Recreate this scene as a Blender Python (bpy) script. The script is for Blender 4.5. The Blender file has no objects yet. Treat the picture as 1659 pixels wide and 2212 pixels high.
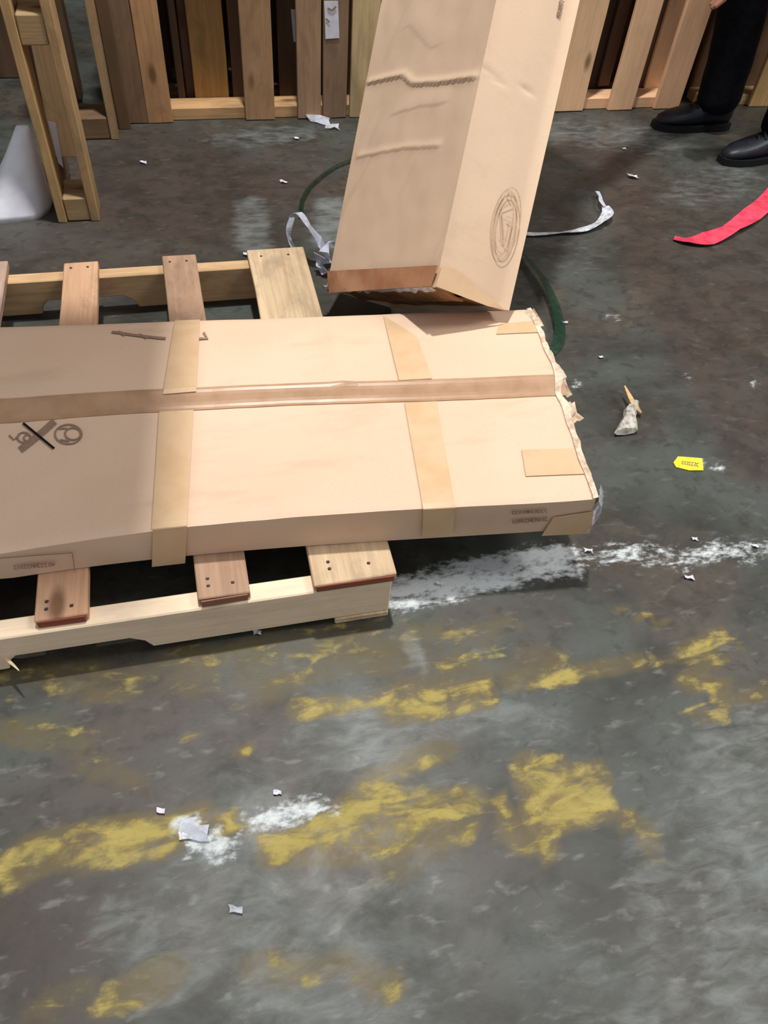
import bpy, bmesh, math, random
import numpy as np
from mathutils import Vector, Matrix, noise as mnoise
random.seed(7); rng = np.random.default_rng(7)
scene = bpy.context.scene
COL = scene.collection

# ------------------------------------------------------------------ camera
W, HH, FPX = 1659.0, 2212.0, 1661.0
CAMH, PITCH, ROLL, YAW = 1.2134, 0.8595, 0.1019, 0.3014
def _axes():
    f = np.array([0, math.cos(PITCH), -math.sin(PITCH)]); x = np.array([1., 0, 0]); u = np.cross(x, f)
    X = math.cos(ROLL)*x + math.sin(ROLL)*u; U = -math.sin(ROLL)*x + math.cos(ROLL)*u
    c, s = math.cos(YAW), math.sin(YAW)
    R = np.array([[c, s, 0], [-s, c, 0], [0, 0, 1]])
    return R@X, R@U, R@f
AX, AU, AF = _axes()
CAM = np.array([0, 0, CAMH])
cam_d = bpy.data.cameras.new('camera'); cam = bpy.data.objects.new('camera', cam_d); COL.objects.link(cam)
cam_d.sensor_fit = 'HORIZONTAL'; cam_d.sensor_width = 36; cam_d.lens = 36*FPX/W
cam_d.clip_start = .02
cam.matrix_world = Matrix(((AX[0], AU[0], -AF[0], 0), (AX[1], AU[1], -AF[1], 0), (AX[2], AU[2], -AF[2], CAMH), (0, 0, 0, 1)))
scene.camera = cam
# ------------------------------------------------------------------ world, lamps, exposure
world = bpy.data.worlds.new('world'); scene.world = world; world.use_nodes = True
bgn = world.node_tree.nodes['Background']; bgn.inputs[0].default_value = (.93, .96, 1.0, 1); bgn.inputs[1].default_value = .46
def area(name, loc, target, size, energy, color):
    d = bpy.data.lights.new(name, 'AREA'); d.shape = 'DISK'; d.size = size; d.energy = energy; d.color = color
    o = bpy.data.objects.new(name, d); COL.objects.link(o); o.location = loc
    o.rotation_euler = (Vector(target)-Vector(loc)).to_track_quat('-Z', 'Y').to_euler(); return o
LAMP = np.array([.36, 1.95, 5.6])
area('high_bay_lamp', LAMP, (.6, 1.3, 0), .25, 305, (1.0, .985, .95))
area('high_bay_lamp_far', (4.4, .5, 5.2), (1.6, 2.8, 0), 2.0, 170, (1.0, .95, .9))
scene.view_settings.view_transform = 'Standard'; scene.view_settings.look = 'None'
scene.view_settings.exposure = 0.0; scene.view_settings.gamma = 1.0; scene.view_settings.use_curve_mapping = False

# ------------------------------------------------------------------ measuring helpers
def ray(px, py):
    return (px-W/2)/FPX*AX - (py-HH/2)/FPX*AU + AF
def at(px, py, z=0.):
    d = ray(px, py); return CAM + d*((z-CAMH)/d[2])
def aty(px, py, y):
    d = ray(px, py); return CAM + d*(y/d[1])
def atplane(px, py, p0, n):
    d = ray(px, py); return CAM + d*(np.dot(p0-CAM, n)/np.dot(d, n))
def lin(c):
    return tuple(((v/255)/12.92 if v/255 <= .04045 else ((v/255+.055)/1.055)**2.4) for v in c) + (1.0,)
def sm(a, b, x):
    t = np.clip((x-a)/(b-a), 0, 1); return t*t*(3-2*t)

# ------------------------------------------------------------------ object helpers
def tag(o, label=None, cat=None, group=None, kind=None):
    if label: o['label'] = label
    if cat: o['category'] = cat
    if group: o['group'] = group
    if kind: o['kind'] = kind
    return o
def thing(name, loc, label, cat, group=None):
    o = bpy.data.objects.new(name, None); COL.objects.link(o); o.location = loc; o.empty_display_size = .05
    return tag(o, label, cat, group)
def link(name, me, m, parent=None, origin=None):
    """link a mesh given in world coordinates, with its origin moved to origin (or the parent's)"""
    o = bpy.data.objects.new(name, me); COL.objects.link(o)
    if m: me.materials.append(m)
    root = Vector((0, 0, 0)); p = parent
    while p is not None: root += p.location; p = p.parent
    if origin is None: origin = root
    origin = Vector(origin)
    me.transform(Matrix.Translation(-origin))
    o.location = origin-root
    if parent: o.parent = parent
    return o
def mesh(name, verts, faces, smooth=False):
    me = bpy.data.meshes.new(name); me.from_pydata([tuple(map(float, v)) for v in verts], [], faces); me.update()
    if smooth: me.shade_smooth()
    return me
def box_mesh(name, lx, ly, lz, bev=.002, wob=0.0):
    bm = bmesh.new(); bmesh.ops.create_cube(bm, size=1)
    bmesh.ops.scale(bm, vec=(lx, ly, lz), verts=bm.verts)
    if wob:
        es = [e for e in bm.edges if abs((e.verts[0].co-e.verts[1].co).x) > lx*.9]
        bmesh.ops.subdivide_edges(bm, edges=es, cuts=5, use_grid_fill=True)
        sx = random.random()*50
        for v in bm.verts:
            v.co.y += wob*mnoise.noise((v.co.x*5+sx, v.co.y*8, 0)); v.co.z += wob*.5*mnoise.noise((v.co.x*4+sx, 7, v.co.y*3))
            if abs(v.co.x) > lx*.49: v.co.x += wob*1.5*mnoise.noise((v.co.y*40+sx, v.co.z*40, 3))
    if bev:
        es = [e for e in bm.edges if len(e.link_faces) == 2 and e.calc_face_angle() > .8]
        bmesh.ops.bevel(bm, geom=es, offset=bev, segments=1, affect='EDGES')
    me = bpy.data.meshes.new(name); bm.to_mesh(me); bm.free(); return me
def plank(name, parent, a, b, wdir, wid, thk, m, color, bev=.002, wob=.002, label=None):
    """a board whose centre line runs a->b; wdir is roughly its width direction"""
    a, b, wdir = Vector(a), Vector(b), Vector(wdir)
    ex = (b-a); L = ex.length; ex.normalize(); ez = ex.cross(wdir).normalized(); ey = ez.cross(ex)
    me = box_mesh(name, L, wid, thk, bev, wob); me.materials.append(m)
    o = bpy.data.objects.new(name, me); COL.objects.link(o)
    mw = Matrix((ex, ey, ez)).transposed().to_4x4()
    root = Vector((0, 0, 0)); p = parent
    while p is not None: root += p.location; p = p.parent
    mw.translation = (a+b)/2-root
    o.parent = parent; o.matrix_basis = mw; o.color = lin(color)
    if label: o['label'] = label
    return o
def solid_patch(name, pts_grid, nrm, thk, closed=False):
    """grid of points -> thin solid sheet (thk along nrm per point)"""
    P = np.array(pts_grid, float); ni, nj = P.shape[:2]
    N = np.broadcast_to(np.array(nrm, float), P.shape)
    V = np.concatenate([(P+N*thk).reshape(-1, 3), P.reshape(-1, 3)]); F = []; o2 = ni*nj
    for i in range(ni-1):
        for j in range(nj-1):
            a, b, c, d = i*nj+j, (i+1)*nj+j, (i+1)*nj+j+1, i*nj+j+1
            F.append((a, b, c, d)); F.append((o2+d, o2+c, o2+b, o2+a))
    ring = [(i, 0) for i in range(ni)] + [(ni-1, j) for j in range(1, nj)] + [(i, nj-1) for i in range(ni-2, -1, -1)] + [(0, j) for j in range(nj-2, 0, -1)]
    for k in range(len(ring)):
        (i, j), (i2, j2) = ring[k], ring[(k+1) % len(ring)]
        F.append((i*nj+j, o2+i*nj+j, o2+i2*nj+j2, i2*nj+j2))
    me = mesh(name, V, F)
    bm = bmesh.new(); bm.from_mesh(me); bmesh.ops.recalc_face_normals(bm, faces=bm.faces); bm.to_mesh(me); bm.free()
    return me
def ribbon(name, pts, wid, up=(0, 0, 1), thk=.0012, lift=None, twist=None, sub=6):
    """a flat strip along a smooth line: pts list of 3-D points, wid number or list"""
    P = np.array(pts, float); n = len(P)
    tt = np.linspace(0, n-1, (n-1)*sub+1); Q = []
    for t in tt:
        i = min(int(t), n-2); f = t-i
        p0, p1, p2, p3 = P[max(i-1, 0)], P[i], P[i+1], P[min(i+2, n-1)]
        Q.append(.5*((2*p1)+(-p0+p2)*f+(2*p0-5*p1+4*p2-p3)*f*f+(-p0+3*p1-3*p2+p3)*f**3))
    Q = np.array(Q); T = np.gradient(Q, axis=0); T /= np.linalg.norm(T, axis=1)[:, None]
    w = np.interp(tt, range(n), wid if hasattr(wid, '__len__') else [wid]*n)
    U = np.array(up, float); S = np.cross(T, U); S /= np.linalg.norm(S, axis=1)[:, None]+1e-9
    N = np.cross(S, T)
    if twist is not None:
        tw = np.interp(tt, range(n), twist)
        S, N = S*np.cos(tw)[:, None]+N*np.sin(tw)[:, None], N*np.cos(tw)[:, None]-S*np.sin(tw)[:, None]
    G = np.stack([Q-S*w[:, None]/2, Q, Q+S*w[:, None]/2], 1)
    return solid_patch(name, G, N[:, None, :], thk)
def join_meshes(name, mes):
    bm = bmesh.new()
    for m in mes: bm.from_mesh(m)
    me = bpy.data.meshes.new(name); bm.to_mesh(me); bm.free(); return me

# ------------------------------------------------------------------ materials
class NT:
    def __init__(s, name):
        s.m = bpy.data.materials.new(name); s.m.use_nodes = True; s.t = s.m.node_tree; s.b = s.t.nodes['Principled BSDF']
    def n(s, typ, **kw):
        nd = s.t.nodes.new(typ)
        for k, v in kw.items():
            if k.startswith('i_'):
                key = k[2:]; key = int(key) if key.isdigit() else key
                s.set(nd.inputs[key], v)
            else: setattr(nd, k, v)
        return nd
    def set(s, inp, v):
        if hasattr(v, 'is_linked'): s.t.links.new(v, inp)
        else: inp.default_value = v
    def math(s, op, a, b=0., c=0., clamp=False):
        nd = s.n('ShaderNodeMath', operation=op, use_clamp=clamp)
        s.set(nd.inputs[0], a); s.set(nd.inputs[1], b); s.set(nd.inputs[2], c); return nd.outputs[0]
    def mix(s, f, a, b, blend='MIX'):
        nd = s.n('ShaderNodeMix', data_type='RGBA', blend_type=blend)
        s.set(nd.inputs[0], f); s.set(nd.inputs[6], a); s.set(nd.inputs[7], b); return nd.outputs[2]
    def noise(s, vec, scale, detail=4, rough=.55, dist=0.):
        nd = s.n('ShaderNodeTexNoise'); s.set(nd.inputs['Scale'], scale); nd.inputs['Detail'].default_value = detail
        nd.inputs['Roughness'].default_value = rough; nd.inputs['Distortion'].default_value = dist
        if vec is not None: s.set(nd.inputs['Vector'], vec)
        return nd.outputs['Fac']
    def map(s, vec, scale=(1, 1, 1), rot=(0, 0, 0), loc=(0, 0, 0)):
        nd = s.n('ShaderNodeMapping'); s.set(nd.inputs[0], vec); nd.inputs['Location'].default_value = loc
        nd.inputs['Rotation'].default_value = rot; nd.inputs['Scale'].default_value = scale; return nd.outputs[0]
    def rng(s, v, a, b, c=0., d=1., smooth=True):
        nd = s.n('ShaderNodeMapRange', interpolation_type='SMOOTHSTEP' if smooth else 'LINEAR')
        for i, x in enumerate((v, a, b, c, d)): s.set(nd.inputs[i], x)
        return nd.outputs[0]
    def bump(s, h, strength, dist=.002):
        nd = s.n('ShaderNodeBump'); nd.inputs['Strength'].default_value = strength; nd.inputs['Distance'].default_value = dist
        s.set(nd.inputs['Height'], h); s.set(s.b.inputs['Normal'], nd.outputs[0])
    def out(s, **kw):
        for k, v in kw.items(): s.set(s.b.inputs[k.replace('_', ' ')], v)
        return s.m

def mat_wood(name='rough_sawn_wood', amt=1.0):
    t = NT(name); tc = t.n('ShaderNodeTexCoord').outputs['Object']; oi = t.n('ShaderNodeObjectInfo')
    off = t.n('ShaderNodeCombineXYZ'); 
    for i, k in enumerate((37., 11., 23.)): t.set(off.inputs[i], t.math('MULTIPLY', oi.outputs['Random'], k))
    v = t.n('ShaderNodeVectorMath', operation='ADD'); t.set(v.inputs[0], tc); t.set(v.inputs[1], off.outputs[0]); v = v.outputs[0]
    grain = t.noise(t.map(v, (1.6, 34, 34)), 2.2, 5, .6, .6)
    streak = t.noise(t.map(v, (.9, 9, 9)), 1.6, 3, .5, .3)
    dirt = t.noise(t.map(v, (1, 2.2, 2.2)), 6., 6, .66, .5)
    vo = t.n('ShaderNodeTexVoronoi'); t.set(vo.inputs['Vector'], t.map(v, (3.4, 8.5, 8.5))); vo.inputs['Scale'].default_value = 1.0
    knot = t.rng(vo.outputs['Distance'], .05, .17, 1, 0)
    c = t.mix(t.rng(grain, .35, .68, 0, .42*amt), oi.outputs['Color'], t.mix(.72, oi.outputs['Color'], lin((104, 74, 50))))
    c = t.mix(t.rng(streak, .42, .7, 0, .35*amt), c, t.mix(.6, oi.outputs['Color'], lin((150, 112, 84))))
    c = t.mix(t.rng(dirt, .44, .7, 0, .62*amt), c, t.mix(.6, oi.outputs['Color'], lin((70, 58, 48))))
    c = t.mix(t.math('MULTIPLY', knot, .75), c, lin((84, 52, 32)))
    t.bump(grain, .35, .002)
    return t.out(Base_Color=c, Roughness=.78, Specular_IOR_Level=.25)
def mat_card(name, col, dark):
    t = NT(name); tc = t.n('ShaderNodeTexCoord').outputs['Object']
    a = t.noise(t.map(tc, (3, 3, 3)), 1.0, 3, .5); f = t.noise(t.map(tc, (120, 120, 120)), 1.5, 3, .7)
    st = t.noise(t.map(tc, (2, 9, 2)), 2.0, 4, .6)
    c = t.mix(t.rng(a, .38, .66, 0, .5), lin(col), lin(dark))
    c = t.mix(t.rng(f, .4, .7, 0, .05), c, lin((120, 92, 66)))
    c = t.mix(t.rng(st, .55, .75, 0, .16), c, lin((150, 118, 90)))
    t.bump(t.noise(t.map(tc, (30, 30, 30)), 1, 2), .12, .003)
    return t.out(Base_Color=c, Roughness=.62, Specular_IOR_Level=.28)
def mat_simple(name, col, rough=.5, spec=.5, var=.15, dark=None, scale=25., bump=0., **kw):
    t = NT(name); tc = t.n('ShaderNodeTexCoord').outputs['Object']
    n = t.noise(tc, scale, 4, .6)
    c = t.mix(t.rng(n, .35, .7, 0, 1), lin(col), lin(dark or tuple(v*(1-var) for v in col)))
    if bump: t.bump(n, bump, .004)
    return t.out(Base_Color=c, Roughness=rough, Specular_IOR_Level=spec, **kw)
def mat_film(name, col, alpha, rough=.18):
    t = NT(name); tc = t.n('ShaderNodeTexCoord').outputs['Object']
    n = t.noise(t.map(tc, (40, 40, 40)), 1.2, 4, .6)
    t.bump(n, .6, .004)
    return t.out(Base_Color=lin(col), Roughness=rough, Specular_IOR_Level=.7, Alpha=t.rng(n, .3, .7, alpha*.7, min(1, alpha*1.3)))

WOOD = mat_wood(); WOOD_CLEAN = mat_wood('clean_sawn_wood', .38)
CARD = mat_card('kraft_cardboard', (221, 190, 164), (213, 180, 153))
CARD_UP = mat_card('kraft_cardboard_pale', (218, 189, 161), (210, 179, 152))
CARD_TORN = mat_simple('torn_cardboard_edge', (222, 206, 186), .8, .2, .3, (188, 160, 132), 60, .4)
CARD_IN = mat_simple('cardboard_inside', (160, 118, 82), .8, .15, .25, None, 20)
TAPE = mat_simple('brown_packing_tape', (212, 180, 144), .3, .45, .08, (206, 170, 132), 18, .05)
TAPE_SEAM = mat_simple('seam_packing_tape', (180, 143, 112), .36, .4, .12, (166, 129, 98), 18, .05)
TAPE_RED = mat_simple('shiny_brown_tape', (184, 134, 102), .16, .6, .2, (166, 112, 82), 14, .5)
INK = mat_simple('faded_print_ink', (150, 124, 103), .7, .2, .1, None, 200)
INK_PALE = mat_simple('pale_print_ink', (200, 170, 142), .7, .2, .1, None, 200)
INK_BLACK = mat_simple('black_marker_ink', (22, 20, 24), .6, .2, .1)
WHITE_BAG = mat_simple('white_woven_plastic', (244, 244, 252), .5, .4, .06, (228, 228, 240), 9, .3)
WHITE_PAPER = mat_simple('white_paper', (214, 212, 222), .7, .2, .08)
WHITE_STRAP = mat_simple('white_plastic_strap', (226, 230, 240), .35, .5, .12, (160, 164, 176), 60, .2)
PINK = mat_simple('pink_plastic_tape', (236, 84, 108), .2, .6, .15, (216, 60, 86), 30, .5)
YELLOW = mat_simple('yellow_tag_plastic', (232, 218, 62), .5, .3, .08)
GREEN = mat_film('green_plastic_strapping', (10, 54, 32), .55, .4)
FILM = mat_film('clear_plastic_film', (214, 218, 230), .5, .15)
FILM_W = mat_film('white_plastic_film', (210, 214, 230), .8, .25)
BLACK_CLOTH = mat_simple('black_trouser_cloth', (20, 20, 26), .9, .1, .4, (12, 12, 16), 40, .3)
SHIRT = mat_simple('dark_shirt_cloth', (30, 32, 40), .9, .1, .3, None, 40, .3)
SKIN = mat_simple('skin', (168, 116, 98), .55, .35, .06, None, 60)
HAIR = mat_simple('black_hair', (20, 16, 14), .6, .3, .3, None, 80, .4)
SHOE = mat_simple('black_shoe_leather', (24, 28, 40), .45, .4, .25, (16, 18, 26), 30, .2)
SOLE = mat_simple('black_rubber_sole', (18, 19, 22), .7, .3, .2)
STEEL = mat_simple('nail_steel', (62, 50, 44), .5, .5, .2)
WALLM = mat_simple('dark_block_wall', (70, 68, 70), .9, .2, .3, None, 4)
EYE = mat_simple('eye_white', (220, 216, 210), .3, .5, .03); PUPIL = mat_simple('eye_dark', (30, 20, 14), .2, .5, .1)
LIPS = mat_simple('lips', (150, 84, 76), .5, .3, .05)

# ------------------------------------------------------------------ the floor: worn concrete, paint, scuffs and painted-in reflections on one grid
def floor_material():
    t = NT('worn_concrete_floor'); tc = t.n('ShaderNodeTexCoord').outputs['Object']
    at_ = t.n('ShaderNodeAttribute', attribute_name='wear_sheen'); sp = t.n('ShaderNodeSeparateColor'); t.set(sp.inputs[0], at_.outputs['Color'])
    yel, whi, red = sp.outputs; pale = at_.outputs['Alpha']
    big = t.noise(t.map(tc, (1, 1.4, 1)), 3.2, 5, .6, .3)
    rot = t.map(tc, (16, 42, 1), (0, 0, .5))
    str_ = t.noise(rot, 1.0, 5, .62, .5)
    hor = t.noise(t.map(tc, (11, 30, 1), (0, 0, -.08)), 1.0, 5, .62, .6)
    fine = t.noise(t.map(tc, (60, 95, 1), (0, 0, .5)), 1.0, 4, .65)
    mid = t.noise(t.map(tc, (9, 13, 1)), 1.0, 6, .66, .4)
    sy = t.n('ShaderNodeSeparateXYZ'); t.set(sy.inputs[0], tc); tcy = sy.outputs[1]
    hue = t.noise(t.map(tc, (1, 1.2, 1), (0, 0, .2), (3.1, 1.7, 0)), 2.1, 4, .6, .5)
    spk = t.noise(t.map(tc, (20, 46, 1), (0, 0, .62), (.3, .2, 0)), 1.0, 3, .55, .3)
    blot = t.noise(t.map(tc, (26, 30, 1)), 1.0, 4, .6, .4)
    c = t.mix(t.rng(big, .32, .68), lin((49, 49, 43)), lin((76, 80, 76)))
    c = t.mix(t.rng(hue, .46, .66, 0, .7), c, t.mix(t.rng(mid, .35, .65), lin((64, 56, 48)), lin((88, 79, 68))))
    c = t.mix(t.rng(red, 0, 1, 0, .85, False), c, t.mix(t.rng(mid, .35, .65), lin((60, 50, 47)), lin((76, 63, 55))))
    c = t.mix(t.rng(blot, .5, .7, 0, .55), c, lin((43, 42, 38)))
    c = t.mix(t.rng(mid, .52, .72, 0, .4), c, lin((46, 47, 44)))
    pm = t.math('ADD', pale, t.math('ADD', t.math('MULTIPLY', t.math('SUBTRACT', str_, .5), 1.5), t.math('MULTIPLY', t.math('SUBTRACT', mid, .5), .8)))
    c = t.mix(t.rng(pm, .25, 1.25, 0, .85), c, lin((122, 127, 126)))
    c = t.mix(t.rng(spk, .57, .76, 0, t.math('ADD', .16, t.math('MULTIPLY', t.rng(tcy, .2, 1.2, 1, 0), .34))), c, lin((128, 128, 124)))
    om = t.math('ADD', yel, t.math('MULTIPLY', t.math('SUBTRACT', mid, .5), 1.2))
    c = t.mix(t.math('MULTIPLY', t.rng(om, .08, .62, 0, .62), t.rng(yel, .02, .3)), c, lin((98, 83, 44)))
    ym = t.math('ADD', yel, t.math('ADD', t.math('MULTIPLY', t.math('SUBTRACT', hor, .5), 2.2), t.math('MULTIPLY', t.math('SUBTRACT', blot, .5), 1.5)))
    ymask = t.math('MULTIPLY', t.math('MULTIPLY', t.rng(ym, .42, 1.05), t.rng(yel, .04, .45)), t.rng(fine, .22, .5, .5, 1))
    yc = t.mix(t.rng(hor, .35, .65), lin((138, 122, 62)), lin((178, 160, 84)))
    c = t.mix(t.math('MULTIPLY', ymask, .74), c, yc)
    wm = t.math('ADD', whi, t.math('ADD', t.math('MULTIPLY', t.math('SUBTRACT', str_, .5), 2.0), t.math('MULTIPLY', t.math('SUBTRACT', fine, .5), 1.6)))
    wmask = t.math('MULTIPLY', t.rng(wm, .15, .95), t.rng(whi, .02, .25))
    c = t.mix(t.math('MULTIPLY', wmask, .95), c, lin((206, 212, 214)))
    t.bump(t.math('ADD', t.math('MULTIPLY', mid, .7), t.math('MULTIPLY', fine, .3)), .10, .004)
    r = t.math('ADD', t.rng(mid, .3, .7, .40, .58), t.math('MULTIPLY', t.math('ADD', ymask, wmask), .2))
    return t.out(Base_Color=c, Roughness=r, Specular_IOR_Level=.36)
def build_floor():
    def axis(lo, hi, a, b, step):
        return np.concatenate([np.linspace(lo, a, 8)[:-1], np.arange(a, b, step), np.linspace(b, hi, 8)])
    xs = axis(-6, 8, -1.6, 2.6, .02); ys = axis(-1.5, 6, -.1, 3.1, .02)
    Xg, Yg = np.meshgrid(xs, ys, indexing='ij'); n = Xg.size
    P = np.stack([Xg.ravel(), Yg.ravel()], 1)
    def strokes(lst):
        val = np.zeros(n)
        for pts, rad, s in lst:
            Q = [at(px, py)[:2] for px, py in pts]
            if len(Q) == 1: Q = Q*2
            dm = np.full(n, 9.)
            for a, b in zip(Q[:-1], Q[1:]):
                ab = b-a; L = ab@ab+1e-9; t = np.clip(((P-a)@ab)/L, 0, 1)
                d = P-(a+t[:, None]*ab); dm = np.minimum(dm, np.hypot(d[:, 0], d[:, 1]*1.25))
            val = np.maximum(val, s*(1-sm(rad*.45, rad*1.6, dm)))
        return val
    yellow = strokes([
        ([(420, 1440), (640, 1405), (860, 1385), (1050, 1410)], .075, .36), ([(900, 1370), (1100, 1350)], .03, .36), ([(520, 1500), (700, 1440), (900, 1430), (1190, 1420)], .04, .38),
        ([(650, 1532), (760, 1525), (960, 1490), (1040, 1480)], .022, .85), ([(840, 1545), (1050, 1515)], .02, .8), ([(1160, 1480), (1230, 1470)], .016, .85),
        ([(1100, 1480), (1300, 1440), (1400, 1430)], .02, .55), ([(410, 1588)], .014, .7), ([(530, 1618)], .014, .75), ([(440, 1575)], .012, .6),
        ([(20, 1480), (150, 1460), (260, 1480)], .05, .4), ([(30, 1580), (160, 1590)], .04, .42), ([(200, 1650), (300, 1680)], .03, .35),
        ([(0, 1890), (70, 1850), (200, 1815), (370, 1800)], .036, .86), ([(180, 1860), (340, 1845)], .02, .6), ([(430, 1762), (500, 1780), (570, 1785)], .022, .75),
        ([(600, 1835), (760, 1760), (900, 1745), (1015, 1730)], .03, .92), ([(780, 1705), (860, 1660), (920, 1640)], .024, .72), ([(640, 1852), (800, 1835), (950, 1800), (1010, 1795)], .02, .75),
        ([(1150, 1680), (1280, 1685)], .034, .98), ([(1170, 1740), (1285, 1735)], .034, .98), ([(1160, 1780), (1260, 1775)], .018, .9), ([(1130, 1650), (1190, 1650)], .02, .9),
        ([(1095, 1765), (1110, 1820), (1185, 1838)], .018, .8), ([(1080, 1725)], .01, .7), ([(1350, 1765), (1400, 1790), (1410, 1830)], .026, .52),
        ([(1465, 1400), (1560, 1372), (1590, 1390)], .016, .62), ([(1450, 1430), (1560, 1420)], .016, .6), ([(1480, 1470), (1560, 1480), (1560, 1550), (1490, 1540)], .02, .62), ([(1610, 1505), (1659, 1490)], .02, .5),
        ([(1330, 1318), (1390, 1330), (1450, 1350)], .012, .6), ([(240, 2165), (300, 2135), (360, 2110)], .03, .6), ([(560, 2085), (660, 2105)], .03, .45), ([(750, 2080), (840, 2140)], .03, .5), ([(100, 2170), (180, 2150)], .03, .4),
        ([(860, 1640), (960, 1620)], .03, .4), ([(830, 1890), (990, 1830)], .03, .35), ([(600, 1480), (450, 1470)], .03, .4)])
    white = strokes([
        ([(858, 1285), (960, 1255), (1080, 1228), (1200, 1205)], .042, .85), ([(866, 1288), (1000, 1262), (1120, 1236)], .036, .85), ([(1200, 1215), (1330, 1195), (1480, 1200), (1659, 1190)], .03, .46), ([(1140, 1250), (1250, 1240)], .016, .55),
        ([(1480, 1245)], .012, .75), ([(1560, 1180)], .02, .45), ([(385, 1785), (440, 1800), (480, 1812)], .016, .8), ([(430, 1830), (490, 1840)], .02, .5), ([(575, 1775), (640, 1760), (670, 1750)], .016, .72),
        ([(560, 1765), (700, 1745)], .03, .35), ([(1480, 1000), (1560, 1010)], .01, .5), ([(1630, 830)], .014, .6), ([(1490, 815)], .012, .5), ([(1245, 830)], .016, .5), ([(1320, 690)], .03, .3)])
    pale = strokes([  # pale scuffs, plus reflections and sheen put into the floor colour
        ([(780, 1560), (830, 1620)], .07, .75), ([(900, 1570), (1060, 1540), (1180, 1560)], .05, .6), ([(700, 1600), (900, 1680)], .06, .5), ([(540, 440), (548, 530)], .06, .75), ([(715, 440), (715, 520)], .06, .85), ([(500, 300), (640, 290)], .10, .62), ([(1225, 285), (1400, 300)], .16, .62),  # the two upright strokes by the far pallet edge are painted reflections
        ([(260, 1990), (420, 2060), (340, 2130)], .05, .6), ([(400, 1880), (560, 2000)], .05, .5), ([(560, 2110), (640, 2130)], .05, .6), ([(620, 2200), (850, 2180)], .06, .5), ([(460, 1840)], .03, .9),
        ([(1600, 1600), (1620, 2212)], .11, .62), ([(1450, 1800), (1430, 2212)], .08, .55), ([(1250, 1990), (1300, 2212)], .06, .4), ([(1230, 560), (1180, 500)], .14, .35), ([(1300, 700), (1200, 900)], .1, .1), ([(1590, 380), (1500, 420)], .14, .5), ([(880, 1380), (910, 1440)], .02, .9)])  # the long strokes at lower right paint the floor's sheen
    red = strokes([
        ([(1330, 350), (1440, 620), (1540, 800), (1640, 1000)], .09, .9), ([(1300, 330), (1420, 400)], .16, .7), ([(1540, 560), (1640, 800)], .22, .8), ([(1480, 430), (1640, 600)], .2, .6),
        ([(260, 420), (420, 460)], .3, .95), ([(300, 320), (560, 400)], .22, .85), ([(60, 560), (420, 520)], .2, .7), ([(640, 430), (620, 330)], .14, .5),
        ([(100, 1950), (120, 2150)], .1, .7), ([(300, 1560), (520, 1560)], .09, .6), ([(150, 1720), (330, 1700)], .08, .6), ([(1000, 1330), (1180, 1330)], .05, .6), ([(1160, 1360), (1160, 1430)], .05, .6), ([(1280, 1200), (1500, 1260)], .08, .4), ([(1500, 2000), (1560, 2180)], .1, .3)])
    nx, ny = len(xs), len(ys)
    V = np.stack([Xg.ravel(), Yg.ravel(), np.zeros(n)], 1)
    i, j = np.meshgrid(np.arange(nx-1), np.arange(ny-1), indexing='ij'); a = (i*ny+j).ravel()
    F = np.stack([a, a+ny, a+ny+1, a+1], 1)
    me = bpy.data.meshes.new('floor'); me.from_pydata(V.tolist(), [], F.tolist()); me.update()
    ca = me.attributes.new('wear_sheen', 'FLOAT_COLOR', 'POINT')
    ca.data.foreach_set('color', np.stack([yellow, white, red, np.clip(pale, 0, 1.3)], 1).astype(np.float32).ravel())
    o = link('floor', me, floor_material()); tag(o, kind='structure')
build_floor()
# back wall far behind the stored pallets, and an added, unseen slab shaped to shade the flat carton's left
def slab(name, x0, x1, y0, y1, z0, z1, m):
    me = box_mesh(name, x1-x0, y1-y0, z1-z0, 0); me.transform(Matrix.Translation(((x0+x1)/2, (y0+y1)/2, (z0+z1)/2)))
    return tag(link(name, me, m, None, ((x0+x1)/2, (y0+y1)/2, z0)), kind='structure')
slab('wall_back', -6, 8, 4.3, 4.5, 0, 6.2, WALLM)
HS = 2.0
def lampshade_pt(p, h):
    p = np.array(p); k = (LAMP[2]-h)/(LAMP[2]-p[2]); return LAMP+(p-LAMP)*k
e0 = lampshade_pt(at(396, 690, .22), HS); e1 = lampshade_pt(at(352, 1165, .21), HS)
dirv = (e1-e0)/np.linalg.norm(e1-e0)
e0x = e0-dirv*.12; left = np.array([dirv[1], -dirv[0], 0])*-1
if left[0] > 0: left = -left
q = [e1, e0x, e0x+left*2.6, e1+left*2.6]
vv = [(*p[:2], HS) for p in q] + [(*p[:2], HS+.18) for p in q]
me = mesh('shade_slab', vv, [(0, 1, 2, 3), (7, 6, 5, 4), (0, 4, 5, 1), (1, 5, 6, 2), (2, 6, 7, 3), (3, 7, 4, 0)])
tag(link('shade_slab', me, WALLM, None, vv[0]), kind='structure')

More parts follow.
